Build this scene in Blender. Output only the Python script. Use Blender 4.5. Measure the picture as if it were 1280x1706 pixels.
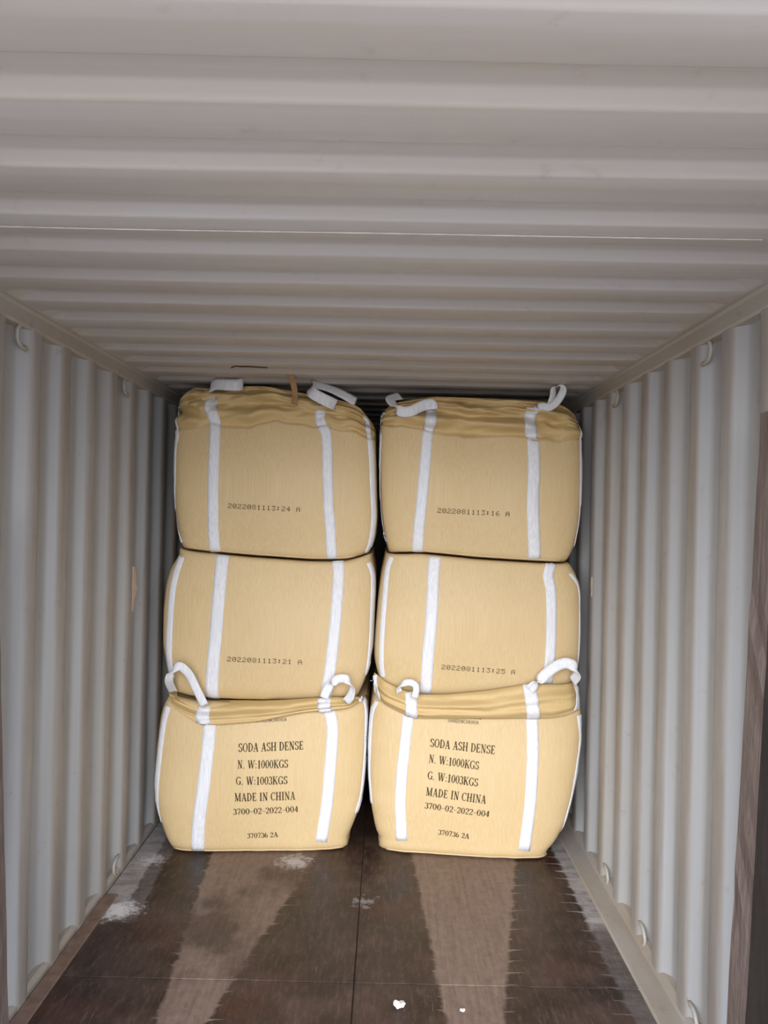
import bpy, bmesh, math, random
from mathutils import Vector, Matrix, noise
from mathutils.bvhtree import BVHTree

for o in list(bpy.data.objects): bpy.data.objects.remove(o)
S = bpy.context.scene
COL = S.collection

# ---------------------------------------------------------------- camera
CX, CZ, YAW, PIT, ROL, F = 0.0862, 1.7597, -0.0038, 0.0013, 0.0213, 1366.3
def cam_rot(y, p, r):
    cy, sy, cp, sp, cr, sr = math.cos(y), math.sin(y), math.cos(p), math.sin(p), math.cos(r), math.sin(r)
    B = Matrix(((1,0,0),(0,0,-1),(0,1,0)))
    Ry = Matrix(((cy,0,-sy),(0,1,0),(sy,0,cy)))
    Rp = Matrix(((1,0,0),(0,cp,sp),(0,-sp,cp)))
    Rr = Matrix(((cr,-sr,0),(sr,cr,0),(0,0,1)))
    return Rr @ Rp @ Ry @ B
RC = cam_rot(YAW, PIT, ROL)
cd = bpy.data.cameras.new('camera')
cam = bpy.data.objects.new('camera', cd); COL.objects.link(cam)
M = Matrix((RC[0], -RC[1], -RC[2])).transposed().to_4x4()
M.translation = (CX, 0, CZ)
cam.matrix_world = M
cd.sensor_fit = 'VERTICAL'; cd.sensor_height = 24; cd.lens = 24*F/1706; cd.clip_start = 0.02
S.camera = cam

# ---------------------------------------------------------------- sky, exposure
wd = bpy.data.worlds.new('overcast_sky'); S.world = wd; wd.use_nodes = True
bg = wd.node_tree.nodes['Background']
bg.inputs[0].default_value = (0.87, 0.94, 1.06, 1); bg.inputs[1].default_value = 1.3
sl = bpy.data.lights.new('hazy_sun', 'SUN'); sl.energy = 2.25; sl.angle = math.radians(56); sl.color = (1.0, .985, .98)
sun = bpy.data.objects.new('hazy_sun', sl); COL.objects.link(sun)
SUN_EL, SUN_AZ = math.radians(17), math.radians(9)      # low in front of the open doors, a little to the left
sun.rotation_euler = Vector((math.sin(SUN_AZ)*math.cos(SUN_EL), math.cos(SUN_AZ)*math.cos(SUN_EL), -math.sin(SUN_EL))).to_track_quat('-Z', 'Y').to_euler()
S.view_settings.view_transform = 'Standard'; S.view_settings.look = 'None'
S.view_settings.gamma = 1; S.view_settings.use_curve_mapping = False
S.view_settings.exposure = 1.5

RAY = RC.transposed()
def PX(x, y, Y):
    """the point of the plane Y = const that the photograph shows at pixel (x, y)"""
    v = RAY @ Vector(((x-640)/F, (y-853)/F, 1))
    return Vector((CX, 0, CZ)) + v*(Y/v.y)

# ---------------------------------------------------------------- material helpers
class NT:
    def __init__(s, name):
        s.m = bpy.data.materials.new(name); s.m.use_nodes = True
        s.t = s.m.node_tree; s.b = s.t.nodes['Principled BSDF']
        s._tc = None
    def n(s, typ, ins={}, **kw):
        q = s.t.nodes.new(typ)
        for k, v in kw.items(): setattr(q, k, v)
        for k, v in ins.items(): s.set(q.inputs[k], v)
        return q
    def set(s, sock, v):
        if isinstance(v, bpy.types.NodeSocket): s.t.links.new(v, sock)
        else: sock.default_value = v
    def obj(s):
        if not s._tc: s._tc = s.n('ShaderNodeTexCoord')
        return s._tc.outputs['Object']
    def map(s, scale=(1,1,1), loc=(0,0,0)):
        return s.n('ShaderNodeMapping', {0: s.obj(), 'Scale': scale, 'Location': loc}).outputs[0]
    def noise(s, scale, vec=None, det=4, rough=.55):
        return s.n('ShaderNodeTexNoise', {'Vector': vec or s.obj(), 'Scale': scale, 'Detail': det, 'Roughness': rough}).outputs[0]
    def math(s, op, a, b=0.0, c=0.0, clamp=False):
        q = s.n('ShaderNodeMath', {0: a, 1: b, 2: c}, operation=op); q.use_clamp = clamp
        return q.outputs[0]
    def rng(s, v, a, b, c=0.0, d=1.0):
        return s.n('ShaderNodeMapRange', {0: v, 1: a, 2: b, 3: c, 4: d}).outputs[0]
    def mix(s, f, a, b):
        q = s.n('ShaderNodeMix', data_type='RGBA')
        s.set(q.inputs[0], f); s.set(q.inputs[6], a); s.set(q.inputs[7], b)
        return q.outputs[2]
    def bump(s, h, st, dist=.01):
        s.set(s.b.inputs['Normal'], s.n('ShaderNodeBump', {'Height': h, 'Strength': st, 'Distance': dist}).outputs[0])
    def fin(s, col, rough=.6, spec=.5, metal=0):
        s.set(s.b.inputs['Base Color'], col); s.set(s.b.inputs['Roughness'], rough)
        s.set(s.b.inputs['Specular IOR Level'], spec); s.set(s.b.inputs['Metallic'], metal)
        return s.m
def lin(r, g, b):
    f = lambda c: (c/255/12.92) if c/255 <= .04045 else ((c/255+.055)/1.055)**2.4
    return (f(r), f(g), f(b), 1)

def mat_steel(name, base, stretch, rust=.5, rub=None):
    k = NT(name)
    n1 = k.noise(3.0, k.map(stretch), 5)
    n2 = k.noise(14.0, None, 6, .65)
    c = k.mix(k.rng(n1, .35, .7), lin(*base), lin(base[0]-12, base[1]-17, base[2]-24))
    c = k.mix(k.math('MULTIPLY', k.rng(n2, .62, .8), rust), c, lin(140, 112, 92))
    if rub:   # grime and cargo rub on the inner ribs; darker grey tone in the recesses
        ax = k.math('ABSOLUTE', k.n('ShaderNodeSeparateXYZ', {0: k.obj()}).outputs[0])
        q = k.math('MULTIPLY', k.rng(ax, 1.168, 1.160), k.rng(k.noise(2.5, k.map((1, 4, .35)), 5, .6), .3, .6, .35, 1))
        c = k.mix(k.math('MULTIPLY', q, .75), c, lin(*rub))
        q = k.math('MULTIPLY', k.rng(ax, 1.184, 1.191), k.rng(k.noise(3.1, k.map((1, 4, .3), (3, 0, 0)), 5, .6), .3, .6, .2, .8))
        c = k.mix(k.math('MULTIPLY', q, .6), c, lin(146, 144, 138))
    k.bump(k.noise(6, None, 3), .12, .02)
    return k.fin(c, k.rng(n2, .3, .7, .42, .6), .45)
M_WALL = mat_steel('grey_painted_wall_steel', (178, 181, 185), (1.0, 3.0, .12), .5, (142, 129, 116))
M_ROOF = mat_steel('grey_painted_roof_steel', (188, 184, 182), (.12, 3.0, 1.0), .35)
M_RAIL = mat_steel('grey_painted_rail_steel', (170, 166, 160), (1.5, .3, 1.5), .6)
M_BASE = mat_steel('scuffed_rail_steel', (160, 155, 150), (3, .6, 3), .9)

def mat_fabric(name, c1, c2, c3):
    k = NT(name)
    v = k.noise(1.0, k.map((220, 220, 4)), 3)
    h = k.noise(1.0, k.map((5, 5, 260)), 2)
    big = k.noise(2.2, None, 3)
    c = k.mix(k.rng(v, .3, .7), lin(*c1), lin(*c2))
    c = k.mix(k.rng(big, .35, .7, 0, .4), c, lin(*c3))
    w = k.math('ADD', k.math('MULTIPLY', v, .5), k.math('MULTIPLY', h, .7))
    k.bump(w, .12, .003)
    return k.fin(c, .55, .35)
M_FAB = mat_fabric('woven_yellow_polypropylene', (200, 173, 126), (212, 187, 143), (212, 186, 144))
M_LOOSE = mat_fabric('loose_single_layer_cloth', (197, 168, 114), (206, 179, 128), (206, 178, 130))
def mat_strap():
    k = NT('white_webbing')
    v = k.noise(1.0, k.map((260, 260, 6)), 2)
    c = k.mix(k.rng(v, .35, .65), lin(212, 213, 218), lin(232, 232, 235))
    k.bump(v, .3, .002)
    return k.fin(c, .6, .3)
M_STRAP = mat_strap()
def mat_ink():
    k = NT('faded_black_ink')
    n = k.noise(60, None, 4)
    return k.fin(k.mix(k.rng(n, .45, .75), lin(66, 56, 40), lin(112, 96, 66)), .7, .1)
M_INK = mat_ink()
def plain(name, c, rough=.6, spec=.3):
    k = NT(name); n = k.noise(18, None, 4)
    d = [max(0, x-22) for x in c]
    k.bump(n, .2, .004)
    return k.fin(k.mix(k.rng(n, .35, .7), lin(*c), lin(*d)), rough, spec)

def mat_floor():
    k = NT('worn_dark_plywood')
    sp = k.n('ShaderNodeSeparateXYZ', {0: k.obj()})
    X, Y = sp.outputs[0], sp.outputs[1]
    wob = k.math('MULTIPLY', k.math('SUBTRACT', k.noise(9, k.map((.6, 1, 1)), 6, .65), .5), .06)
    tam = k.noise(5, k.map((1, 4, 1)), 2)
    # comb-like teeth along the worn tracks
    saw = k.math('MULTIPLY', k.math('POWER', k.math('FRACT', k.math('MULTIPLY', Y, 12.0)), 12.0), .05)
    saw = k.math('MULTIPLY', saw, k.rng(tam, .35, .62, .1, 1.5))
    XA = k.math('ADD', X, wob)
    def band(a, b, soft=.012, teeth=1):
        l = k.rng(k.math('ADD', XA, k.math('MULTIPLY', saw, teeth)), a-soft, a+soft)
        r = k.rng(k.math('SUBTRACT', XA, k.math('MULTIPLY', saw, teeth)), b+soft, b-soft)
        return k.math('MULTIPLY', l, r)
    grain = k.noise(1.0, k.map((60, 2.2, 1)), 5, .6)
    blot = k.noise(3.2, None, 6, .65)
    fine = k.noise(26, None, 6, .7)
    dark = k.mix(k.rng(grain, .3, .7), lin(*DK1), lin(*DK2))
    dark = k.mix(k.rng(blot, .42, .68), dark, lin(*DK3))
    dark = k.mix(k.rng(k.noise(2.6, k.map((1, 1, 1), (7, 3, 0)), 3), .55, .75, 0, .6), dark, lin(74, 38, 30))
    worn = k.mix(k.rng(grain, .3, .7), lin(*WN1), lin(*WN2))
    def edge(x1, y1, x2, y2, sgn, teeth=1.0, soft=.008):
        """1 on the side sgn of the slanting line through the two floor points"""
        m = (x2-x1)/(y2-y1)
        q = k.math('SUBTRACT', XA, k.math('MULTIPLY_ADD', Y, m, x1-m*y1))
        q = k.math('MULTIPLY_ADD', q, sgn, k.math('MULTIPLY', saw, teeth))
        return k.rng(q, -soft, soft)
    lb = k.math('MULTIPLY', edge(-.77, 4.17, -.67, 2.8, 1, .6), edge(-.23, 4.24, -.50, 2.82, -1, .9))
    rb = k.math('MULTIPLY', edge(.25, 4.27, .33, 2.86, 1, .35), edge(.80, 4.31, .53, 2.86, -1, 1.1))
    tr = k.math('MAXIMUM', lb, rb)
    # the left track is broken up by dark spills
    br = k.rng(k.noise(2.3, k.map((1, .8, 1), (.4, .2, 0)), 4), .50, .62, 1, .25)
    tr = k.math('MULTIPLY', tr, k.math('MAXIMUM', br, k.rng(X, -.1, .1)))
    tr = k.math('MULTIPLY', tr, k.rng(fine, .2, .6, .55, 1.0))
    c = k.mix(tr, dark, worn)
    # pale dust along both walls
    far = k.rng(k.math('ADD', Y, k.math('MULTIPLY', wob, 2)), 3.46, 3.56)
    du = k.math('MULTIPLY', edge(-1.05, 4.2, -1.02, 3.4, -1, .5), far)
    du3 = k.math('MULTIPLY', k.math('MULTIPLY', edge(-.98, 4.2, -.95, 3.4, -1, .5), far), .3)
    du2 = k.math('MULTIPLY', edge(1.00, 4.2, .99, 2.8, 1, 1.3), k.math('MAXIMUM', far, .25))
    dn = k.rng(k.noise(7, k.map((1, 3, 1)), 6, .7), .28, .6, .3, 1)
    c = k.mix(k.math('MULTIPLY', k.math('MAXIMUM', k.math('MAXIMUM', du, du3), du2), dn), c, lin(*DUST))
    # spilled white powder
    pn = k.math('MULTIPLY', k.math('SUBTRACT', k.noise(22, None, 6, .75), .5), .34)
    for sx, sy, sr, st in ((-1.05, 3.58, .10, .85), (-.34, 4.12, .09, .5), (-1.05, 4.1, .07, .5), (.02, 3.72, .05, .25)):
        dd = k.n('ShaderNodeVectorMath', {0: k.obj(), 1: (sx, sy, 0)}, operation='DISTANCE').outputs['Value']
        c = k.mix(k.math('MULTIPLY', k.rng(k.math('ADD', dd, pn), sr, sr*.35), st), c, lin(222, 222, 226))
    mott = k.noise(30, k.map((1.6, .35, 1)), 10, .82)
    c = k.mix(k.rng(mott, .5, .74, 0, .30), c, lin(146, 128, 118))
    c = k.mix(k.rng(mott, .5, .28, 0, .38), c, lin(30, 20, 17))
    scr = k.rng(k.noise(1.0, k.map((110, 4, 1), (3, 1, 0)), 4, .7), .64, .72)
    c = k.mix(k.math('MULTIPLY', scr, .5), c, lin(150, 132, 120))
    spk = k.rng(k.noise(55, None, 3), .74, .80)
    c = k.mix(k.math('MULTIPLY', spk, .5), c, lin(178, 168, 160))
    k.bump(k.math('ADD', grain, k.math('MULTIPLY', fine, .5)), .25, .004)
    return k.fin(c, k.rng(blot, .3, .7, .38, .6), .4)
DK1, DK2, DK3 = (28, 17, 14), (44, 28, 23), (80, 62, 55)
WN1, WN2, DUST = (112, 94, 86), (134, 114, 105), (166, 163, 164)
M_FLOOR = mat_floor()
M_SUB = plain('dark_floor_joint', (38, 30, 26), .8)
M_BROWN = plain('scraped_brown_edge', (128, 108, 98), .7)
M_YARD = plain('concrete_yard', (172, 166, 162), .9)

# ---------------------------------------------------------------- object helpers
def link(name, me, mat, parent=None, smooth=True):
    o = bpy.data.objects.new(name, me); COL.objects.link(o)
    me.materials.append(mat)
    if smooth:
        for p in me.polygons: p.use_smooth = True
    if parent: o.parent = parent; o.matrix_parent_inverse = parent.matrix_world.inverted()
    return o
def pyd(name, V, Fs, mat, parent=None, smooth=True):
    if parent is not None:
        off, q = Vector(), parent
        while q is not None: off += q.location; q = q.parent
        V = [Vector(v)-off for v in V]
    me = bpy.data.meshes.new(name); me.from_pydata([tuple(v) for v in V], [], Fs); me.update()
    o = bpy.data.objects.new(name, me); COL.objects.link(o); me.materials.append(mat)
    if smooth:
        for p in me.polygons: p.use_smooth = True
    if parent is not None: o.parent = parent
    return o
def tag(o, label, cat, group=None):
    o['label'] = label; o['category'] = cat
    if group: o['group'] = group
    return o
def thing(name, loc, label, cat, group=None):
    o = bpy.data.objects.new(name, None); o.location = loc; o.empty_display_size = .1
    COL.objects.link(o); return tag(o, label, cat, group)
def struct(o):
    o['kind'] = 'structure'; return o
def fix(o):
    bm = bmesh.new(); bm.from_mesh(o.data); bmesh.ops.recalc_face_normals(bm, faces=bm.faces)
    bm.to_mesh(o.data); bm.free(); return o
def prism(name, sec, y0, y1, mat, parent=None, ny=1):
    """section (x, z) swept along Y"""
    V, Fs, n = [], [], len(sec)
    for j in range(ny+1):
        y = y0+(y1-y0)*j/ny
        V += [(x, y, z) for x, z in sec]
    for j in range(ny):
        for i in range(n):
            a, b = j*n+i, j*n+(i+1) % n
            Fs.append((a, b, b+n, a+n))
    Fs += [tuple(range(n-1, -1, -1)), tuple(range(ny*n, ny*n+n))]
    return fix(pyd(name, V, Fs, mat, parent, False))
def tube(name, pts, r, mat, parent=None, seg=8):
    V, Fs = [], []
    pts = [Vector(p) for p in pts]
    for i, p in enumerate(pts):
        d = (pts[min(i+1, len(pts)-1)]-pts[max(i-1, 0)]).normalized()
        u = d.cross(Vector((.13, .31, .94))).normalized(); w = d.cross(u)
        for k in range(seg):
            a = 2*math.pi*k/seg; V.append(p+u*(r*math.cos(a))+w*(r*math.sin(a)))
    for i in range(len(pts)-1):
        for k in range(seg):
            a, b = i*seg+k, i*seg+(k+1) % seg
            Fs.append((a, b, b+seg, a+seg))
    Fs += [tuple(range(seg-1, -1, -1)), tuple(range((len(pts)-1)*seg, len(pts)*seg))]
    return fix(pyd(name, V, Fs, mat, parent))

# ---------------------------------------------------------------- container shell
Y0, Y1 = 0.92, 8.6
R_OUT, R_IN = 1.193, 1.157
def wave(start, per, segs, a, b):
    """trapezoid profile: list of (y, level 0..1) covering a..b; segs = lengths of slope, flat, slope, flat"""
    out = []; k = math.floor((a-start)/per)-1
    y = start+k*per
    while y < b+per:
        s = y
        out += [(s, 0), (s+segs[0], 1), (s+segs[0]+segs[1], 1), (s+segs[0]+segs[1]+segs[2], 0)]
        y += per
    return [(q, l) for q, l in out if a <= q <= b]
def side_wall(name, sg, start):
    pr = wave(start, .278, (.068, .072, .068), Y0, Y1)
    zs = [0.0, .03, .3, .6, .9, 1.2, 1.5, 1.8, 2.1, 2.33, 2.44]
    V, Fs, n = [], [], len(pr)
    for z in zs:
        for y, l in pr:
            if z in (.03, 2.33): pass
            ins = R_OUT-(R_OUT-R_IN)*l
            d = .004*noise.noise(Vector((y*1.7+sg*9, z*1.3, 2.1)))
            V.append((sg*(ins+d), y+.006*noise.noise(Vector((y*2.3, z*1.1, sg*5.))), z))
    for j in range(len(zs)-1):
        for i in range(n-1):
            a = j*n+i; Fs.append((a, a+1, a+n+1, a+n))
    m = len(V)
    V += [(sg*(R_OUT+.03), Y0, 0), (sg*(R_OUT+.03), Y1, 0), (sg*(R_OUT+.03), Y1, 2.44), (sg*(R_OUT+.03), Y0, 2.44)]
    Fs.append((m, m+1, m+2, m+3))
    o = pyd(name, V, Fs, M_WALL, None, False)
    bm = bmesh.new(); bm.from_mesh(o.data)
    bmesh.ops.bevel(bm, geom=[e for e in bm.edges if len(e.link_faces) == 2 and e.calc_face_angle(0) > .3],
                    offset=.010, segments=2, affect='EDGES', profile=.5)
    bm.to_mesh(o.data); bm.free()
    for p in o.data.polygons: p.use_smooth = True
    return struct(o)
WL = side_wall('wall_left', -1, 2.775)
WR = side_wall('wall_right', 1, 2.519)

ZLOW, ZHIGH = 2.432, 2.457
pr = wave(1.325, .267, (.026, .135, .026), Y0, Y1)
V, Fs = [], []
xs = [-1.18, -1.13, -1.085]+[-1.0+2.0*i/12 for i in range(13)]+[1.085, 1.13, 1.18]
nx = len(xs)-1
for y, l in pr:
    for i in range(nx+1):
        x = xs[i]; l2 = 1 if abs(x) > 1.1 else l
        V.append((x, y+.008*noise.noise(Vector((x*.8, y*1.3, 4.))), ZHIGH-(ZHIGH-ZLOW)*l2+.004*noise.noise(Vector((x*1.1, y*.9, 7.)))))
for j in range(len(pr)-1):
    for i in range(nx):
        a = j*(nx+1)+i; Fs.append((a, a+1, a+nx+2, a+nx+1))
m = len(V)
V += [(-1.2, Y0, 2.50), (1.2, Y0, 2.50), (1.2, Y1, 2.50), (-1.2, Y1, 2.50)]
Fs.append((m, m+1, m+2, m+3))
CEIL = struct(pyd('ceiling', V, Fs, M_ROOF, None, False))
bm = bmesh.new(); bm.from_mesh(CEIL.data)
bmesh.ops.bevel(bm, geom=[e for e in bm.edges if len(e.link_faces) == 2 and e.calc_face_angle(0) > .3],
                offset=.006, segments=2, affect='EDGES', profile=.5)
bm.to_mesh(CEIL.data); bm.free()
for p in CEIL.data.polygons: p.use_smooth = True

def struct_prism(name, sec, mat, a=Y0, b=Y1): return struct(prism(name, sec, a, b, mat))
for i, sg in enumerate((-1, 1)):
    struct_prism('trim_%d' % (i+1), [(sg*x, z) for x, z in ((1.205, 2.49), (1.205, 2.362), (1.160, 2.366), (1.153, 2.374), (1.150, 2.418), (1.142, 2.427), (1.142, 2.49))], M_RAIL)
struct(prism('wall_back', [(-1.2, 0), (1.2, 0), (1.2, 2.49), (-1.2, 2.49)], Y1, Y1+.03, M_WALL))
for i, (sd, sg) in enumerate((('left', -1), ('right', 1))):
    sec = ((1.20, -.004), (1.20, .042), (1.172, .040), (1.160, .022), (1.160, -.004)) if sg < 0 else ((1.20, -.004), (1.20, .05), (1.172, .042), (1.15, .016), (1.075, .006), (1.06, -.004))
    struct_prism('baseboard_'+sd, [(sg*x, z) for x, z in sec], M_BASE)

# floor: subfloor with plywood panels, joints recessed
FLOOR = prism('floor', [(-1.2, -.06), (1.2, -.06), (1.2, -.004), (-1.2, -.004)], Y0, Y1, M_SUB)
struct(FLOOR)
def panel(name, x0, x1, y0, y1, z1, mat, parent, bev=.002):
    bm = bmesh.new(); bmesh.ops.create_cube(bm, size=1)
    for v in bm.verts:
        v.co = Vector((x0 if v.co.x < 0 else x1, y0 if v.co.y < 0 else y1, -.004 if v.co.z < 0 else z1))
    bmesh.ops.bevel(bm, geom=[e for e in bm.edges if all(v.co.z > -.003 for v in e.verts)], offset=bev, segments=1, affect='EDGES')
    me = bpy.data.meshes.new(name); bm.to_mesh(me); bm.free()
    return link(name, me, mat, parent, False)
g = .0022
ys = [Y0, 3.07, 5.49, 7.9, Y1]
for a, b in zip(ys[:-1], ys[1:]):
    for x0, x1 in ((-1.158, 0), (0, 1.158)):
        panel('plywood_panel', x0+g, x1-g, a+g, b-g, 0.0, M_FLOOR, FLOOR)

# yard outside the open doors, which throws daylight up to the roof
YARD = struct(prism('ground', [(-30, -.2), (30, -.2), (30, -.07), (-30, -.07)], -40, Y0-.02, M_YARD))

# ---------------------------------------------------------------- bag bodies
YF = 4.22
def W(p): 
    q = PX(p[0], p[1], YF); return q
def interp(tab, t):
    if t <= tab[0][0]: return tab[0][1]
    for (a, b), (c, d) in zip(tab[:-1], tab[1:]):
        if t <= c:
            f = (t-a)/(c-a) if c > a else 0
            return b+(d-b)*f
    return tab[-1][1]
def smooth_tab(pts, n=60):
    """monotone resampled and lightly smoothed table from a list of (t, v)"""
    pts = sorted(pts); a, b = pts[0][0], pts[-1][0]
    tt = [a+(b-a)*i/n for i in range(n+1)]; vv = [interp(pts, t) for t in tt]
    for _ in range(6):
        vv = [vv[0]]+[(vv[i-1]+2*vv[i]+vv[i+1])/4 for i in range(1, n)]+[vv[-1]]
    return list(zip(tt, vv))

class Bag: pass
def make_bag(key, label, left, right, bot, top, yoff=0, k=0, crown=None, seed=0, rb=.09, rt=.07, D=.98, bow=.02):
    """left/right: silhouette pixels, bot/top: lower and upper edge pixels along the front"""
    B = Bag(); B.key = key
    L = smooth_tab([(W(p).z, W(p).x) for p in left]); R = smooth_tab([(W(p).z, W(p).x) for p in right])
    if bot is None: zb = [(-2, 0.001), (2, 0.001)]
    else: zb = [(x, z+.004) for x, z in smooth_tab([(W(p).x, W(p).z) for p in bot])]
    zt = smooth_tab([(W(p).x, W(p).z) for p in top])
    if crown: zt = [(x, z+.045*noise.noise(Vector((x*4.2, seed*3.7, .5)))+.015*noise.noise(Vector((x*15, seed, 3.)))) for x, z in zt]
    xm = (L[len(L)//2][1]+R[len(R)//2][1])/2; hw = (R[len(R)//2][1]-L[len(L)//2][1])/2
    B.xm, B.hw, B.zb, B.zt = xm, hw, zb, zt
    B.y0 = YF+yoff; B.k = k
    nF, nS, nR = 64, 14, 56
    # loop around: front s -1..1, right side, back, left side
    ring = []
    for i in range(nF+1):
        s = -math.cos(math.pi*i/nF); s = .55*s+.45*(-1+2*i/nF); ring.append(('f', s))
    for i in range(1, nS): ring.append(('r', i/nS))
    for i in range(0, 9): ring.append(('b', 1-2*i/8))
    for i in range(1, nS): ring.append(('l', 1-i/nS))
    N = len(ring); V, Fs = [], []
    NP = 5.5
    def edge_pull(d, r, p=2.2):
        if d >= r: return 0
        u = 1-d/r; return r*(1-(1-u**p)**(1/p))
    def pos(t, kind, s):
        sx = s if kind in 'fb' else (1 if kind == 'r' else -1)
        xg = xm+hw*sx
        for _ in range(3):
            z0, z1 = interp(zb, xg), interp(zt, xg)
            z = z0+(z1-z0)*t
            xl, xr = interp(L, z), interp(R, z)
            mid, half = (xl+xr)/2, (xr-xl)/2
            xg = mid+half*sx
        pull = edge_pull(z-z0, rb)+(edge_pull(z1-z, rt) if not crown else 0)
        yf = B.y0+k*sx+pull*.75-bow*math.sin(math.pi*min(1, max(0, t)))
        yb = B.y0+D-pull*.5
        if kind == 'f':
            x = mid+half*s
            y = yf+.17*(1-(1-abs(s)**NP)**(1/NP))
            # soft swell of the filling
            y -= .022*(1-s*s)*math.sin(math.pi*min(1, max(0, t)))
            a = noise.noise(Vector((x*2.6+seed*7, z*2.2, seed)))*.012
            # creases running in from the upper and lower seams
            zl = min(z-z0, (z1-z) if not crown else 9)
            cr = math.exp(-max(0, zl)/.035)
            a += cr*.007*noise.noise(Vector((x*16+seed*3, z*5, 1.)))
            a += .0035*noise.noise(Vector((x*4+z*3, z*14, seed+3.)))*math.exp(-((abs(s)-.9)/.2)**2)
            y += a
        elif kind in 'rl':
            x = xr if kind == 'r' else xl
            f = (s)
            ya = yf+.17; y = ya+(yb-.12-ya)*f
            x += (-1 if kind == 'r' else 1)*edge_pull(min(f, 1-f)*.7, .02)*.4
        else:
            x = mid+half*s*.97; y = yb-.12*abs(s)**4
        return Vector((x, y, z))
    rows = []
    for j in range(nR+1):
        t = j/nR; t = t-.08*math.sin(2*math.pi*t)/ (2*math.pi)*3 if True else t
        rows.append([pos(t, kd, s) for kd, s in ring])
    if crown:
        # gathered, wrinkled top cloth that slumps back from the neck line
        zc = smooth_tab([(PX(*p, 4.30).x, min(2.422, PX(*p, 4.30).z)) for p in crown])
        base = rows[-1]; nC = 34
        for j in range(1, nC+1):
            r = j/nC; row = []
            for (kd, s), p in zip(ring, base):
                sx = s if kd in 'fb' else (1 if kd == 'r' else -1)
                h = interp(zc, p.x)-p.z
                e = 1-(1-r)**1.7
                front = kd == 'f'
                fall = 1.0 if front else (1-s if kd in 'rl' else 0)
                if kd == 'r': fall = 1-s
                if kd == 'l': fall = 1-s
                q = p.copy()
                q.z += h*(e if True else r)
                q.y += fall*(.04*r+.10*r**2.5)+.022*math.exp(-(r/.07)**2)*(1 if front else 0)
                inw = .02*r**3
                if kd != 'f' or abs(s) > .8:
                    q.x -= inw*sx*(1 if kd in 'rl' else max(0, (abs(s)-.8)/.2))
                if front:
                    env = math.sin(math.pi*min(1, r*1.02))**.6 if r < 1 else 0
                    u = q.x*3.2+seed
                    skew = .55*noise.noise(Vector((q.x*2.4, seed+5., 0)))+.12*q.x
                    w1 = math.sin((r*3.1+skew*1.6)*2*math.pi)
                    w2 = noise.noise(Vector((q.x*5+seed, r*5.5+skew*3, 2.)))
                    w3 = abs(noise.noise(Vector((q.x*9+seed, r*9-skew*5, 6.))))
                    q.y += env*(.020*w1+.070*w2+.060*w3)
                    q.z += env*(.010*w2)
                row.append(q)
            rows.append(row)
    else:
        for e in (1, 2):
            pass
    for row in rows: V += row
    for j in range(len(rows)-1):
        for i in range(N):
            a, b = j*N+i, j*N+(i+1) % N
            Fs.append((a, b, b+N, a+N))
    for base, flip in ((0, True), ((len(rows)-1)*N, False)):
        dz = (.03 if bot else 0) if flip else (-.02 if not crown else 0)
        ctr = sum((V[base+i] for i in range(N)), Vector())/N+Vector((0, 0, dz))
        ci = len(V); V.append(ctr)
        inner = []
        for i in range(N):
            inner.append(len(V)); V.append(V[base+i].lerp(ctr, .12)+Vector((0, 0, dz)))
        for i in range(N):
            a, b = base+i, base+(i+1) % N; c, d = inner[(i+1) % N], inner[i]
            Fs.append((b, a, d, c) if flip else (a, b, c, d))
            Fs.append((c, d, ci) if flip else (d, c, ci))
    zmin = min(v.z for v in V)
    B.root = thing('bulk_bag', (xm, B.y0+.5, max(0, zmin)), label, 'bulk bag', 'filled yellow bulk bags stacked in the container')
    B.body = fix(pyd('body', V, Fs, M_FAB, B.root))
    if crown:
        B.body.data.materials.append(M_LOOSE)
        for p in B.body.data.polygons:
            if nR*N+N <= p.vertices[0] < len(rows)*N: p.material_index = 1
    B.bvh = BVHTree.FromPolygons([v[:] for v in V], Fs)
    return B
def hit(bvhs, x, z, off=.003):
    """nearest cloth surface seen from the door side at (x, z)"""
    best = None
    for b in bvhs:
        h = b.ray_cast(Vector((x, 2.0, z)), Vector((0, 1, 0)))
        if h[0] is not None and (best is None or h[0].y < best[0].y): best = h
    if best is None:
        for b in bvhs:
            h = b.find_nearest(Vector((x, YF+.06, z)))
            if h[0] is not None and (best is None or (h[0]-Vector((x, YF, z))).length < (best[0]-Vector((x, YF, z))).length): best = h
    p, n = best[0], best[1]
    if n.y > 0 : n = -n
    return p+n.normalized()*off
def dens(pts, step):
    out = []
    for a, b in zip(pts[:-1], pts[1:]):
        n = max(1, int((b-a).length/step))
        out += [a.lerp(b, i/n) for i in range(n)]
    return out+[pts[-1]]
def catmull(pts, n=6):
    P = [pts[0]*2-pts[1]]+list(pts)+[pts[-1]*2-pts[-2]]; out = []
    for i in range(1, len(P)-2):
        a, b, c, d = P[i-1:i+3]
        for k in range(n):
            t = k/n
            out.append(.5*((2*b)+(c-a)*t+(2*a-5*b+4*c-d)*t*t+(3*b-a-3*c+d)*t**3))
    return out+[pts[-1]]
def ribbon_mesh(rows_front, rows_back):
    V, Fs = [], []; c = len(rows_front[0])
    for rf, rb_ in zip(rows_front, rows_back): V += rf+rb_
    n = 2*c
    for j in range(len(rows_front)-1):
        o = j*n
        for i in range(c-1):
            Fs.append((o+i, o+i+1, o+n+i+1, o+n+i)); Fs.append((o+c+i+1, o+c+i, o+n+c+i, o+n+c+i+1))
        Fs.append((o+c-1, o+n-1, o+2*n-1, o+n+c-1)); Fs.append((o+c, o, o+n, o+n+c))
    e = (len(rows_front)-1)*n
    for i in range(c-1):
        Fs.append((i+1, i, c+i, c+i+1)); Fs.append((e+i, e+i+1, e+c+i+1, e+c+i))
    return V, Fs
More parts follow.
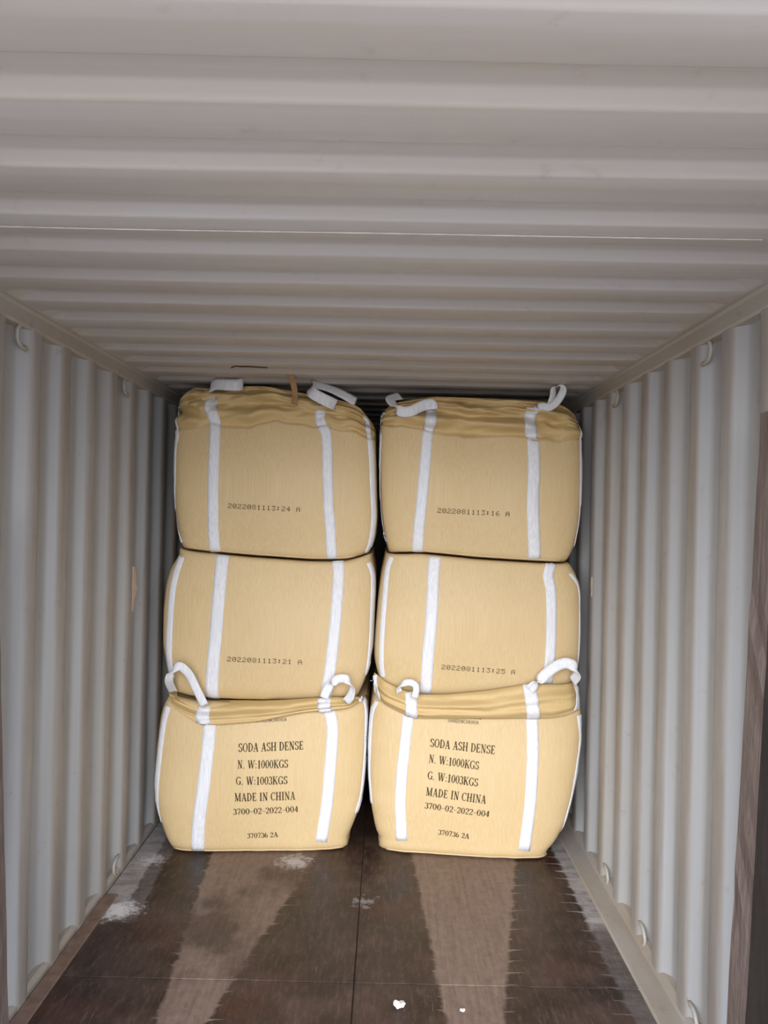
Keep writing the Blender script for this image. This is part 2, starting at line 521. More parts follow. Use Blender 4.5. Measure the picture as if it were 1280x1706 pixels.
def strap(B, pts, w, org, bvhs=None, name='strap', sc=3.2, parent=None, off=.003, ncol=5, th=.0022):
    """webbing sewn on the cloth along the given line, hugging the surface"""
    bv = bvhs or [B.bvh]
    P = [W((org[0]+x/sc, org[1]+y/sc)) for x, y in pts]
    P = catmull([Vector((p.x, 0, p.z)) for p in P], 7)
    half = w/sc/2*YF/F
    rf, rbk = [], []
    for i, p in enumerate(P):
        d = (P[min(i+1, len(P)-1)]-P[max(i-1, 0)]); d = Vector((d.x, 0, d.z)).normalized()
        nrm = Vector((d.z, 0, -d.x))
        if abs(d.z) < .3: pass
        f, b = [], []
        for c in range(ncol):
            u = (c/(ncol-1)*2-1)
            q = p+nrm*(half*u)
            h = hit(bv, q.x, q.z, off+.0015*(1-u*u)+.002*(.5+.5*noise.noise(Vector((p.z*9, u, p.x*3)))))
            f.append(h); b.append(h+Vector((0, th+off*.5, 0)))
        rf.append(f); rbk.append(b)
    V, Fs = ribbon_mesh(rf, rbk)
    return fix(pyd(name, V, Fs, M_STRAP, parent or B.root))
def loop(B, pts, w, org, sc=3.2, mat=None, name='lifting_loop', wv=None, th=.003, n=7, parent=None):
    """free loop of webbing: points are (x, y, metres in front of the bag face, (width direction))"""
    P, Wd = [], []
    for q in pts:
        Yp = B.y0-q[2]; a = PX(org[0]+q[0]/sc, org[1]+q[1]/sc, Yp); P.append(a)
        Wd.append(Vector(q[3] if len(q) > 3 else (wv or (0, 0, 1))).normalized())
    P2, W2 = catmull(P, n), catmull(Wd, n)
    half = w/sc/2*YF/F; rf, rbk = [], []
    for i, p in enumerate(P2):
        d = (P2[min(i+1, len(P2)-1)]-P2[max(i-1, 0)]).normalized()
        wv_ = (W2[i]-d*W2[i].dot(d)).normalized(); nn = d.cross(wv_)
        f = [p+wv_*(half*u)+nn*(th/2+.002*(1-u*u)) for u in (-1, -.5, 0, .5, 1)]
        b = [p+wv_*(half*u)-nn*(th/2-.002*(1-u*u)) for u in (-1, -.5, 0, .5, 1)]
        rf.append(f); rbk.append(b)
    V, Fs = ribbon_mesh(rf, rbk)
    return fix(pyd(name, V, Fs, mat or M_STRAP, parent or B.root))

# silhouettes of the six bags, in pixels of the photograph
tl_bot = [(290,912),(305,917),(355,922),(420,928),(520,935),(580,935),(612,925),(630,920)]
tr_bot = [(632,920),(650,924),(700,922),(800,932),(900,938),(945,940),(972,936)]
T1 = make_bag('T1', 'top left yellow bulk bag printed 13:24, with a tan tie standing up',
    [(300,920),(295,905),(290,880),(286,840),(284,780),(284,735),(285,700)], [(600,932),(615,922),(625,900),(629,860),(628,800),(626,740),(625,700)],
    tl_bot, [(285,722),(360,710),(450,708),(540,712),(600,722),(630,728)], crown=[(280,665),(300,655),(312,637),(340,646),(390,641),(440,640),(500,652),(560,662),(600,674),(627,705)], seed=1, k=.0, yoff=.0, rt=.02, rb=.04)
T2 = make_bag('T2', 'top right yellow bulk bag printed 13:16, beside the right wall',
    [(648,922),(640,895),(634,850),(632,800),(632,740),(633,700)], [(950,938),(962,918),(970,880),(976,820),(977,760),(976,700)],
    tr_bot, [(630,714),(700,718),(780,728),(880,733),(950,728),(980,728)], crown=[(628,692),(645,670),(680,664),(720,657),(800,660),(880,663),(930,667),(960,680),(982,706)], seed=2, yoff=.01, rt=.02, rb=.04)
ml_bot = [(270,1160),(330,1168),(430,1172),(540,1172),(610,1168)]
mr_bot = [(625,1160),(700,1166),(800,1166),(900,1162),(970,1150)]
M1 = make_bag('M1', 'middle left yellow bulk bag printed 13:21, squeezed between two others',
    [(285,1165),(276,1132),(269,1105),(265,1075),(266,1020),(271,970),(279,945),(292,925)], [(595,1168),(606,1145),(617,1112),(621,1080),(625,1000),(626,960),(620,930)],
    ml_bot, tl_bot, seed=3, yoff=.0, rt=.025)
M2 = make_bag('M2', 'middle right yellow bulk bag printed 13:25, squeezed between two others',
    [(642,1162),(630,1135),(622,1100),(624,1060),(629,1000),(634,960),(642,925)], [(958,1155),(965,1132),(970,1105),(972,1060),(972,985),(968,960),(955,938)],
    mr_bot, tr_bot, seed=4, yoff=.0, rt=.025)
B1 = make_bag('B1', 'bottom left yellow bulk bag with stencilled lines, standing on the floor',
    [(284,1416),(272,1390),(258,1340),(255,1300),(259,1240),(265,1190),(273,1165),(285,1150)], [(580,1405),(590,1382),(602,1350),(608,1310),(611,1240),(613,1195),(608,1160)],
    None, ml_bot, seed=5, k=.035, rb=.05, rt=.07, yoff=-.01)
B2 = make_bag('B2', 'bottom right yellow bulk bag with stencilled lines, standing on the floor',
    [(630,1403),(624,1392),(616,1350),(612,1300),(612,1240),(615,1195),(622,1160)], [(915,1419),(928,1405),(945,1370),(955,1330),(964,1290),(970,1240),(972,1190),(966,1155)],
    None, mr_bot, seed=6, k=-.035, rb=.05, rt=.07, yoff=-.01)

# sewn hem along the lower front edge
for B in (B1, B2, T1, T2):
    pts = []
    for i in range(41):
        x = B.xm+B.hw*(-.80+1.60*i/40)
        z = interp(B.zb, x)+.012
        pts.append(hit([B.bvh], x, z, .001))
    tube('hem', pts, .004, M_FAB, B.root, 6)

# ---------------------------------------------------------------- gathered skirts of the two bottom bags
def skirt(B, up, topline, botline, org, bulge, seed, nx=70, nv=22):
    tp = smooth_tab([(W((org[0]+x/3.2, org[1]+y/3.2)).x, W((org[0]+x/3.2, org[1]+y/3.2)).z) for x, y in topline], 80)
    bt = smooth_tab([(W((org[0]+x/3.2, org[1]+y/3.2)).x, W((org[0]+x/3.2, org[1]+y/3.2)).z) for x, y in botline], 80)
    a, b = max(tp[0][0], bt[0][0]), min(tp[-1][0], bt[-1][0])
    rf, rbk = [], []
    for i in range(nx+1):
        x = a+(b-a)*i/nx
        zt, zb = interp(tp, x), interp(bt, x)
        pt, pb = hit([up.bvh], x, zt, .014), hit([B.bvh], x, zb, .006)
        end = min(1, min(i, nx-i)/5+.35)
        f, bk = [], []
        for j in range(nv+1):
            v = j/nv
            z = zt+(zb-zt)*v
            y = pt.y+(pb.y-pt.y)*v
            sk = noise.noise(Vector((x*2.1, seed, 0)))*.5
            fold = .009*math.sin((v*2.6+sk+x*.35)*2*math.pi)+.012*noise.noise(Vector((x*5, v*5+sk*4, seed)))+.008*abs(noise.noise(Vector((x*11, v*9+sk*5, seed+2))))
            y -= (bulge*math.sin(math.pi*(.06+.88*v))**.7+fold*math.sin(math.pi*v)**.5)*end
            p = Vector((x, y, z)); f.append(p); bk.append(p+Vector((0, .006, 0)))
        rf.append(f); rbk.append(bk)
    V, Fs = ribbon_mesh(rf, rbk)
    B.skirt = fix(pyd('top_skirt', V, Fs, M_LOOSE, B.root))
    B.sbvh = BVHTree.FromPolygons([v[:] for v in V], Fs)
oL, oR = (240, 900), (600, 900)
skirt(B1, M1, [(120,815),(160,842),(300,872),(400,862),(600,862),(800,848),(930,835),(1000,830),(1090,842),(1160,850)],
      [(120,835),(160,862),(210,900),(310,963),(400,970),(600,957),(700,942),(850,915),(1000,908),(1090,900),(1160,872)], oL, .06, 11)
skirt(B2, M2, [(72,715),(120,745),(220,790),(300,820),(450,820),(700,790),(870,760),(930,755),(1060,765),(1168,765)],
      [(72,828),(120,875),(250,930),(310,945),(500,943),(700,941),(880,936),(1000,935),(1090,920),(1168,895)], oR, .055, 12)

# ---------------------------------------------------------------- straps
o1, o2, o3, o4, o5, o6 = (240,600), (600,600), (240,900), (600,900), (240,1120), (600,1120)
strap(T1, [(355,205),(347,250),(368,300),(378,345),(379,450),(378,600),(375,800),(373,900),(378,1020)], 58, o1)
strap(T1, [(938,262),(936,310),(950,348),(970,390),(977,450),(981,600),(985,750),(995,900),(1002,1055)], 54, o1)
strap(T1, [(156,200),(150,250),(155,330),(168,400),(158,460),(156,600),(154,850),(172,930),(190,975)], 22, o1)
strap(T1, [(1180,285),(1192,340),(1196,385),(1208,500),(1217,700),(1222,850),(1204,980),(1185,1030)], 26, o1)
strap(T2, [(382,245),(378,320),(360,400),(352,500),(342,600),(330,740),(315,880),(307,1020)], 58, o2)
strap(T2, [(930,250),(912,330),(915,372),(924,420),(925,600),(916,740),(921,880),(932,1055)], 65, o2)
strap(T2, [(122,250),(102,300),(100,365),(108,400),(104,500),(100,700),(110,880),(140,985)], 22, o2)
strap(T2, [(1200,330),(1196,430),(1192,540),(1190,700),(1185,850),(1162,1000)], 24, o2)
strap(M1, [(196,90),(165,200),(150,300),(135,500),(131,640),(140,740)], 36, o3)
strap(M1, [(421,84),(412,200),(405,300),(390,500),(370,700),(362,855)], 68, o3)
strap(M1, [(1034,114),(1038,200),(1025,400),(1005,600),(985,740),(968,840)], 60, o3)
strap(M1, [(1195,120),(1218,200),(1214,400),(1204,600),(1186,730)], 24, o3)
strap(M2, [(170,92),(148,160),(135,300),(120,500),(116,650),(124,735)], 26, o4)
strap(M2, [(401,72),(390,200),(380,400),(362,600),(350,815)], 62, o4)
strap(M2, [(1024,126),(1002,188),(1014,260),(1015,400),(1010,600),(998,760)], 56, o4)
strap(M2, [(1125,180),(1176,255),(1180,400),(1178,600),(1172,720)], 20, o4)
strap(B1, [(135,180),(110,280),(90,450),(76,600),(74,700),(87,795)], 30, o5)
strap(B1, [(362,240),(352,400),(330,600),(305,780),(294,938)], 68, o5)
strap(B1, [(985,200),(1005,300),(995,480),(975,700),(943,908)], 62, o5)
strap(B1, [(1165,140),(1184,215),(1183,350),(1176,500),(1158,670),(1130,775)], 24, o5)
strap(B2, [(92,170),(66,230),(52,400),(48,560),(60,720)], 20, o6)
strap(B2, [(258,225),(240,380),(222,550),(215,700),(223,900)], 58, o6)
strap(B2, [(908,215),(912,330),(908,480),(895,700),(869,936)], 62, o6)
strap(B2, [(1165,225),(1176,350),(1158,480),(1133,640),(1100,780),(1078,880)], 28, o6)
# webbing over the skirts
for B, o, rows in ((B1, o3, [([(322,872),(326,915),(336,962)], 70), ([(962,838),(966,870),(970,906)], 66), ([(1150,852),(1160,866),(1152,872)], 22)]),
                   (B2, o4, [([(268,808),(272,870),(276,943)], 62), ([(893,762),(900,840),(914,934)], 68), ([(1154,772),(1160,830),(1140,900)], 32), ([(82,730),(84,780),(104,855)], 26)])):
    for pts, w in rows: strap(B, pts, w, o, [B.sbvh], 'skirt_strap', parent=B.skirt, off=.005)

# loops
UP, FW, SD = (0, 0, 1), (0, 1, 0), (1, 0, 0)
loop(B1, [(158,812,-.02,(1,0,.3)),(133,750,.08,(1,.3,.2)),(150,700,.10,(.5,.2,.8)),(190,672,.11,(.2,.1,1)),(240,715,.10,(.8,0,.5)),(280,795,.09,(1,0,.25)),(322,880,.085,(1,0,.2))], 44, o3)
loop(B1, [(958,842,.085,(1,0,.3)),(985,785,.085,(.9,0,.6)),(1030,742,.09,(.3,0,1)),(1080,742,.10,(-.1,.3,1)),(1110,785,.09,(-.6,.6,.5)),(1100,835,.07,(-.9,.4,.3)),(1075,862,.05,(-1,.3,.2))], 44, o3)
loop(B2, [(212,812,.07,(1,.6,0)),(208,785,.08,(.6,.8,.2)),(235,762,.09,(.1,.5,.9)),(275,760,.095,(.1,.1,1)),(300,785,.09,(.9,0,.4)),(292,840,.08,(1,0,.1))], 34, o4)
loop(B2, [(905,800,.08,(1,0,.3)),(955,748,.085,(.7,0,.8)),(1030,682,.09,(.5,0,.9)),(1095,655,.10,(.1,.1,1)),(1145,675,.11,(-.2,.3,1)),(1160,715,.10,(-.4,.3,1)),(1130,755,.05,(-.5,.5,1))], 54, o4)
loop(T1, [(352,235,-.02,(1,.1,.2)),(352,180,-.08,(.6,.3,.8)),(362,140,-.06,(0,.2,1)),(395,128,-.03,(0,.15,1)),(450,132,-.01,(0,.1,1)),(505,132,-.02,(0,.1,1)),(526,122,-.06,(0,.1,1)),(500,118,-.16,(0,.1,1))], 62, o1)
loop(T1, [(1022,240,.0,(.5,0,1)),(985,222,.03,(.45,0,1)),(940,200,.035,(.45,0,1)),(892,168,.02,(.45,.1,.9)),(902,134,-.03,(.4,.6,.6)),(960,142,-.06,(.35,.7,.5)),(1045,175,-.09,(.35,.6,.6)),(1130,222,-.12,(.35,.5,.7))], 60, o1)
loop(T2, [(385,262,-.01,(1,0,.2)),(380,235,-.01,(.8,0,.6)),(330,245,.0,(.2,0,1)),(270,272,.02,(.2,0,1)),(215,272,.02,(-.4,0,1)),(175,235,.0,(-.9,.1,.5)),(165,205,-.04,(-.8,.3,.4)),(215,190,-.10,(-.3,.5,.7))], 56, o2)
loop(T2, [(935,262,-.01,(1,0,.2)),(965,246,.0,(.3,0,1)),(1010,250,.02,(-.2,.1,1)),(1050,222,.03,(-.8,.2,.5)),(1082,165,.04,(-.9,.4,.2)),(1064,134,.03,(-.2,.9,.4)),(1034,150,.012,(.8,.6,.2)),(1028,195,.005,(.9,.5,0)),(1012,240,.0,(.9,.4,.2))], 40, o2)
M_TAN = plain('tan_tie_webbing', (176, 140, 104), .7)
tie = loop(T1, [(800,235,.0,(1,0,0)),(806,190,.05,(1,.1,0)),(797,130,.11,(1,.1,.1)),(785,90,.17,(1,0,.2)),(774,64,.2,(1,0,.2))], 30, o1, mat=M_TAN, name='tie_band')
tie['label'] = 'tan tie band standing up'

# ---------------------------------------------------------------- printing: stroke-built letters
T_, t_ = .165, .075
def L_(x0, y0, x1, y1, w): return ('l', x0, y0, x1, y1, w)
def A_(cx, cy, rx, ry, a0, a1): return ('a', cx, cy, rx, ry, a0, a1)
def sf(x, y, w=.22): return ('s', x, y, w)
G = {
 'S': (.56, [A_(.28,.74,.19,.21,20,270), A_(.28,.27,.20,.23,-160,90), L_(.46,.72,.46,.95,t_), L_(.09,.05,.09,.28,t_)]),
 'O': (.70, [A_(.35,.5,.27,.46,0,360)]), '0': (.56, [A_(.28,.5,.19,.46,0,360)]),
 'D': (.70, [L_(.17,.02,.17,.98,T_), A_(.24,.5,.36,.46,-90,90), L_(.06,.96,.28,.96,t_), L_(.06,.04,.28,.04,t_)]),
 'A': (.70, [L_(.12,.03,.34,.98,t_), L_(.34,.98,.56,.03,T_), L_(.2,.34,.5,.34,t_), sf(.12,.03), sf(.57,.03,.26)]),
 'H': (.74, [L_(.16,.02,.16,.98,T_), L_(.58,.02,.58,.98,T_), L_(.16,.5,.58,.5,t_), sf(.16,.03,.26), sf(.58,.03,.26), sf(.16,.97,.26), sf(.58,.97,.26)]),
 'E': (.62, [L_(.17,.02,.17,.98,T_), L_(.06,.96,.52,.96,t_), L_(.06,.04,.54,.04,t_), L_(.17,.51,.4,.51,t_), L_(.51,.98,.51,.78,t_), L_(.53,.02,.53,.24,t_), L_(.4,.4,.4,.62,t_)]),
 'N': (.74, [L_(.15,.02,.15,.98,t_), L_(.15,.98,.58,.02,T_), L_(.58,.02,.58,.98,t_), sf(.15,.03,.22), sf(.12,.97,.2), sf(.58,.97,.22)]),
 'W': (.98, [L_(.1,.97,.28,.02,T_), L_(.28,.02,.48,.9,t_), L_(.46,.97,.66,.02,T_), L_(.66,.02,.86,.97,t_), sf(.1,.97,.24), sf(.46,.97,.22), sf(.86,.97,.22)]),
 'K': (.72, [L_(.16,.02,.16,.98,T_), L_(.2,.42,.56,.96,t_), L_(.3,.56,.6,.03,T_), sf(.16,.03,.26), sf(.16,.97,.26), sf(.56,.97,.22), sf(.6,.03,.24)]),
 'G': (.70, [A_(.36,.5,.28,.46,50,330), L_(.58,.06,.58,.42,T_), sf(.56,.42,.24), L_(.57,.72,.57,.96,t_)]),
 'M': (.90, [L_(.14,.02,.14,.98,t_), L_(.14,.98,.42,.04,T_), L_(.42,.04,.70,.98,t_), L_(.72,.02,.72,.98,T_), sf(.14,.03,.22), sf(.72,.03,.26), sf(.12,.97,.2), sf(.74,.97,.22)]),
 'I': (.40, [L_(.2,.02,.2,.98,T_), sf(.2,.03,.28), sf(.2,.97,.28)]),
 'C': (.66, [A_(.36,.5,.28,.46,45,315), L_(.56,.7,.56,.96,t_)]),
 'U': (.72, [L_(.16,.3,.16,.98,T_), L_(.56,.3,.56,.98,T_), A_(.36,.3,.2,.26,180,360)]),
 '1': (.50, [L_(.27,.02,.27,.98,T_), sf(.27,.03,.3), L_(.1,.82,.27,.94,t_)]),
 '2': (.50, [A_(.25,.70,.17,.26,-20,170), L_(.41,.62,.07,.06,.09), L_(.06,.06,.43,.06,.11), L_(.43,.06,.44,.22,t_)]),
 '3': (.50, [A_(.23,.74,.16,.22,-90,160), A_(.23,.27,.19,.24,-165,90)]),
 '4': (.50, [L_(.34,.02,.34,.98,T_), L_(.34,.96,.05,.32,t_), L_(.04,.3,.46,.3,.09)]),
 '6': (.50, [A_(.25,.3,.17,.27,0,360), A_(.34,.42,.26,.54,95,185)]),
 '7': (.50, [L_(.07,.94,.44,.94,.12), L_(.43,.94,.2,.02,.11), L_(.07,.96,.07,.76,t_)]),
 '.': (.34, [L_(.13,.0,.13,.13,.13)]), ':': (.28, [L_(.13,.04,.13,.17,.13), L_(.13,.48,.13,.61,.13)]),
 '-': (.46, [L_(.04,.42,.42,.42,.07)]), ' ': (.32, []),
}
def glyph_polys(ch, sans=False):
    adv, st = G[ch]; polys = []
    def line(x0, y0, x1, y1, w):
        d = Vector((x1-x0, y1-y0)); l = d.length or 1; n = Vector((-d.y, d.x))/l*w/2
        m = 3
        for i in range(m):
            a = Vector((x0, y0)).lerp(Vector((x1, y1)), i/m); b = Vector((x0, y0)).lerp(Vector((x1, y1)), (i+1)/m)
            polys.append([a-n, b-n, b+n, a+n])
    for s in st:
        if s[0] == 'l':
            w = .12 if sans else s[5]
            if sans and min(abs(s[1]-s[3]), 9) < .01 and abs(s[2]-s[4]) < .3 and ch in 'SEGC': continue
            line(s[1], s[2], s[3], s[4], w)
        elif s[0] == 's':
            if not sans: line(s[1]-s[3]/2, s[2], s[1]+s[3]/2, s[2], t_)
        else:
            _, cx, cy, rx, ry, a0, a1 = s; n = max(6, int(abs(a1-a0)/18)); prev = None
            for i in range(n+1):
                a = math.radians(a0+(a1-a0)*i/n); c, q = math.cos(a), math.sin(a)
                w = .06 if sans else (t_+(T_-t_)*abs(c)**1.3)/2
                o = Vector((cx+(rx+w)*c, cy+(ry+min(w, .045))*q)); k = Vector((cx+(rx-w)*c, cy+(ry-min(w, .045))*q))
                if prev: polys.append([prev[0], o, k, prev[1]])
                prev = (o, k)
    return adv, polys
def put_text(B, polys, width, p0, p1, h, off=.0018):
    """lay flat letter shapes on the bag cloth between two points of its face"""
    a, b = W(p0), W(p1); d = b-a; d.y = 0
    ux = d/width; up = Vector((-d.z, 0, d.x)).normalized()*(h*YF/F)
    V, Fs = [], []
    for pg in polys:
        i = len(V)
        for q in pg:
            w = a+ux*q.x+up*q.y
            V.append(hit([B.bvh], w.x, w.z, off))
        Fs.append(tuple(range(i, i+len(pg))))
    return pyd('printed_text', V, Fs, M_INK, B.root, False)
def words(B, chars, width, p0, p1, h):
    """every printed word is a part of its own"""
    cur = []
    for c in chars+[None]:
        if c is None:
            if cur: put_text(B, cur, width, p0, p1, h)
            cur = []
        else: cur += c
def serif(B, s, p0, p1, h, sans=False):
    x, out = 0, []
    for ch in s:
        adv, pl = glyph_polys(ch, sans)
        out.append([[Vector((q.x+x, q.y)) for q in pg] for pg in pl] if ch != ' ' else None)
        x += adv+(.0 if sans else .02)
    return words(B, out, x, p0, p1, h)
DOT = {'0': '01110 10001 10011 10101 11001 10001 01110', '1': '00100 01100 00100 00100 00100 00100 01110',
       '2': '01110 10001 00001 00110 01000 10000 11111', '3': '11111 00010 00100 00010 00001 10001 01110',
       '4': '00010 00110 01010 10010 11111 00010 00010', '5': '11111 10000 11110 00001 00001 10001 01110',
       '6': '00110 01000 10000 11110 10001 10001 01110', '8': '01110 10001 10001 01110 10001 10001 01110',
       ':': '00000 01100 01100 00000 01100 01100 00000', 'A': '01110 10001 10001 11111 10001 10001 10001', ' ': ' '.join(['00000']*7)}
def dots(B, s, p0, p1, h):
    out = []; x = 0
    for ch in s:
        out.append([] if ch != ' ' else None)
        for r, row in enumerate(DOT[ch].split()):
            for c, v in enumerate(row):
                if v == '1':
                    cx, cy = x+c+.5, (6-r)/6.0
                    out[-1].append([Vector((cx+.62*math.cos(a), cy+.095*math.sin(a))) for a in [k*math.pi/3 for k in range(6)]])
        x += 6.6
    return words(B, out, x-1.6, p0, p1, h)
dots(T1, '2022081113:24 A', (382,846), (501,852.5), 6.8)
dots(T2, '2022081113:16 A', (728.5,853.7), (847.5,860), 6.8)
dots(M1, '2022081113:21 A', (380.6,1099.4), (504,1104.7), 6.8)
dots(M2, '2022081113:25 A', (735,1112.5), (857,1122), 6.8)
for B, rows in ((B1, [((400.6,1247.5),(507,1246.5)), ((399.4,1274),(482,1275)), ((397,1300.5),(481,1302)), ((394.7,1328),(493.5,1328.7)), ((392,1351),(498,1350)), ((413.4,1393),(464.5,1392.3)), ((427,1201.5),(478.5,1200.5))]),
                (B2, [((716,1242),(823,1252)), ((713.7,1267.5),(796,1277)), ((711.5,1294.4),(794.5,1304.4)), ((709,1321.5),(807.5,1332.5)), ((707,1343.5),(813,1355)), ((729.7,1388),(781,1393.5)), ((745.6,1202),(797,1205))])):
    for (p0, p1), (s, h, sans) in zip(rows, (('SODA ASH DENSE', 14, 0), ('N. W:1000KGS', 13.5, 0), ('G. W:1003KGS', 13.5, 0), ('MADE IN CHINA', 14, 0),
                                           ('3700-02-2022-004', 10.5, 0), ('370736 2A', 9, 0), ('SHANDONGHAIHUA', 6, 1))):
        serif(B, s, p0, p1, h, bool(sans))
# the feet of a line of characters mostly hidden by the skirt
feet = [[(0,0),(8,0),(8,.3),(0,.3)], [(10,0),(16,.1),(16,.45),(10,.35)], [(18,0),(27,0),(27,.28),(18,.28)], [(19,.5),(26,.5),(26,.75),(19,.75)],
        [(38,0),(42,0),(46,.8),(43,.9)], [(47,.1),(50,.1),(50,.9),(47,.9)], [(50,.1),(58,0),(58,.3),(50,.35)]]
put_text(B2, [[Vector((x, y)) for x, y in p] for p in feet], 58, (770,1195.5), (801,1197), 4)

# ---------------------------------------------------------------- lashing rings along the rails
def ring(y, sg, z, low, label):
    x = R_IN+.012
    t = thing('lashing_ring', (sg*x, y, z), label, 'lashing ring', 'steel lashing rings welded along the rails')
    xr, yc = R_IN+.008, y+.055
    pts = [(sg*(xr+.006), yc+.040, z+.040)]
    for i in range(15):
        a = math.radians(72+216*i/14)
        pts.append((sg*xr, yc+.046*math.cos(a), z+.038*math.sin(a)))
    pts.append((sg*(xr+.006), yc+.040, z-.040))
    tube('bar', pts, .0075, M_RAIL, t)
    for s in (-1, 1):
        bm = bmesh.new(); bmesh.ops.create_uvsphere(bm, u_segments=10, v_segments=6, radius=.010)
        me = bpy.data.meshes.new('weld'); bm.to_mesh(me); bm.free()
        o = link('weld', me, M_RAIL); o.parent = t; o.location = (sg*(xr+.006-x), .093, -s*.040)
ring(2.73, -1, 2.335, False, 'grey lashing ring under the left roof rail, at the left picture edge')
ring(3.84, -1, 2.335, False, 'grey lashing ring under the left roof rail, near the bags')
ring(2.755, 1, 2.335, False, 'grey lashing ring under the right roof rail, nearer the camera')
ring(3.868, 1, 2.335, False, 'grey lashing ring under the right roof rail, close to the bags')
ring(3.845, -1, .055, True, 'grey lashing ring low on the left wall, just before the bags')
ring(3.868, 1, .055, True, 'grey lashing ring low on the right wall, nearest the bags')
ring(3.312, 1, .055, True, 'grey lashing ring low on the right wall, midway along the floor edge')
ring(2.755, 1, .055, True, 'grey lashing ring low on the right wall, at the bottom of the picture')

# ---------------------------------------------------------------- timbers leaning on the walls at the frame edges
def timber(name, label, xb, xt, zt, y0, y1, th, m_in, sg, seed):
    t = thing(name, (sg*(xb+th/2), (y0+y1)/2, 0), label, 'timber')
    V, Fs, n = [], [], 22
    for j in range(n+1):
        z = zt*j/n; x = xb+(xt-xb)*j/n
        for i, (dx, y) in enumerate(((0, y0), (0, (y0+y1)/2), (0, y1), (th, y1), (th, y0))):
            w = .006*noise.noise(Vector((z*9, i*3.1, seed)))
            V.append((sg*(x+dx+(w if i < 3 else 0)), y+w, z))
    c = 5
    for j in range(n):
        for i in range(c):
            a, b = j*c+i, j*c+(i+1) % c
            Fs.append((a, b, b+c, a+c))
    Fs += [tuple(range(c-1, -1, -1)), tuple(range(n*c, n*c+c))]
    o = fix(pyd('plank', V, Fs, m_in[0], t, False))
    o.data.materials.append(m_in[1])
    for p in o.data.polygons:
        if p.normal.x*sg < -.7: p.material_index = 1
    return t
def mat_timber(name, a, b):
    k = NT(name); n = k.noise(1.0, k.map((40, 40, 3)), 5, .65); f = k.noise(30, None, 5)
    c = k.mix(k.rng(n, .3, .7), lin(*a), lin(*b)); k.bump(k.math('ADD', n, f), .6, .006)
    return k.fin(c, .8, .2)
M_TD = mat_timber('dark_tarred_timber', (24, 19, 17), (34, 28, 25))
M_TL = mat_timber('weathered_timber_edge', (92, 80, 74), (124, 110, 104))
timber('leaning_timber', 'dark timber with weathered brown edge, leaning on the right wall', 1.012, 1.086, 2.05, 2.1, 2.208, .068, (M_TD, M_TL), 1, 3)
timber('leaning_timber', 'pale brown timber leaning on the left wall at the picture edge', 1.028, 1.105, 1.75, 2.42, 2.50, .05, (M_TL, M_TL), -1, 5)

# ---------------------------------------------------------------- scraped strip, tape, scraps
strip = panel('scraped_strip', -1.157, -1.098, .95, 3.72, .0085, M_BROWN, FLOOR, .003)
strip['label'] = 'scraped brown edge strip along the left wall'
def patch(name, mat, pts, th, parent=None, nrm=Vector((0, 0, 1))):
    n = len(pts); P = [Vector(p) for p in pts]
    V = [p for p in P]+[p+nrm*th for p in P]
    Fs = [tuple(range(n-1, -1, -1)), tuple(range(n, 2*n))]+[(i, (i+1) % n, n+(i+1) % n, n+i) for i in range(n)]
    return fix(pyd(name, V, Fs, mat, parent, False))
M_PEACH = plain('torn_peach_paper', (218, 194, 176), .8)
def wallpatch(sg, y, outl, label):
    o = patch('torn_paper', M_PEACH, [(sg*(R_IN+.003), y+a, z) for a, z in outl], .004, None, Vector((-sg, 0, 0)))
    return tag(o, label, 'paper scrap')
wallpatch(-1, 4.03, [(.0,1.47),(.03,1.465),(.05,1.42),(.045,1.38),(.07,1.36),(.05,1.33),(.03,1.31),(.015,1.25),(-.005,1.25),(-.004,1.36)], 'torn peach paper stuck on the left wall beside the stack')
wallpatch(1, 4.26, [(.0,1.45),(.02,1.45),(.025,1.40),(.015,1.36),(.0,1.35)], 'small tan paper stuck on the right wall beside the stack')
M_WHITE = plain('white_scrap', (232, 228, 224), .8)
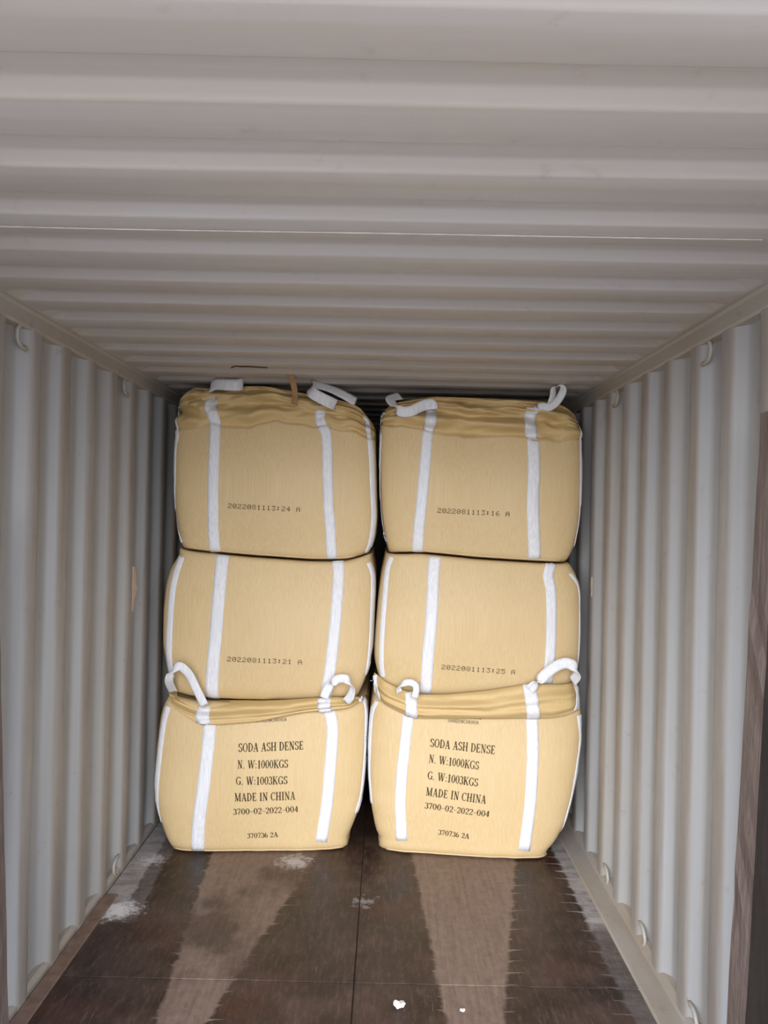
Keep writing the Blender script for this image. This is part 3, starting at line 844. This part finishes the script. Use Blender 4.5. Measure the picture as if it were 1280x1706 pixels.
def scrap(px, py, r, seed, label):
    d = PX(px, py, 1.0)-Vector((CX, 0, CZ)); p = Vector((CX, 0, CZ))+d*(-CZ/d.z)
    rd = random.Random(seed); bm = bmesh.new(); bmesh.ops.create_icosphere(bm, subdivisions=2, radius=r)
    for v in bm.verts:
        v.co *= 1+.7*noise.noise(v.co*(3/r)+Vector((seed, 0, 0))); v.co.z *= .45
    mz = min(v.co.z for v in bm.verts)
    for v in bm.verts: v.co.z -= mz
    me = bpy.data.meshes.new('paper_scrap'); bm.to_mesh(me); bm.free()
    o = link('paper_scrap', me, M_WHITE, None, False); o.location = (p.x, p.y, .0005)
    return tag(o, label, 'paper scrap')
scrap(665, 1678, .021, 3, 'crumpled white scrap on the floor at the bottom centre')
scrap(771, 1685, .009, 5, 'tiny white scrap on the floor right of the crumpled one')
# rust crack and weld line on the roof
M_RUST = plain('rust_streak', (96, 62, 40), .9)
def roof_line(pts, w, name, mat):
    V, Fs = [], []
    for i, (px, py) in enumerate(pts):
        d = PX(px, py, 1.0)-Vector((CX, 0, CZ)); p = Vector((CX, 0, CZ))+d*((ZLOW-CZ)/d.z)
        h = CEIL_BVH.ray_cast(Vector((p.x, p.y, 2.2)), Vector((0, 0, 1)))
        z = h[0].z-.001 if h[0] else ZLOW
        ww = w*(.6+.8*abs(noise.noise(Vector((px*.13, 1, 1)))))
        V += [(p.x, p.y-ww, z), (p.x, p.y+ww, z), (p.x, p.y+ww, z-.003), (p.x, p.y-ww, z-.003)]
    for i in range(len(pts)-1):
        for k in range(4):
            a, b = i*4+k, i*4+(k+1) % 4; Fs.append((a, b, b+4, a+4))
    Fs += [(3, 2, 1, 0), tuple(len(V)-4+k for k in range(4))]
    return fix(pyd(name, V, Fs, mat, CEIL, False))
CEIL_BVH = BVHTree.FromPolygons([v.co[:] for v in CEIL.data.vertices], [p.vertices[:] for p in CEIL.data.polygons])
roof_line([(385,612),(392,609),(402,610),(415,610),(430,611),(446,612)], .010, 'rust_streak', M_RUST)
roof_line([(-60+70*i, 374+70*i*.0175) for i in range(20)], .0012, 'weld_seam', plain('pale_weld', (196, 192, 188), .6))
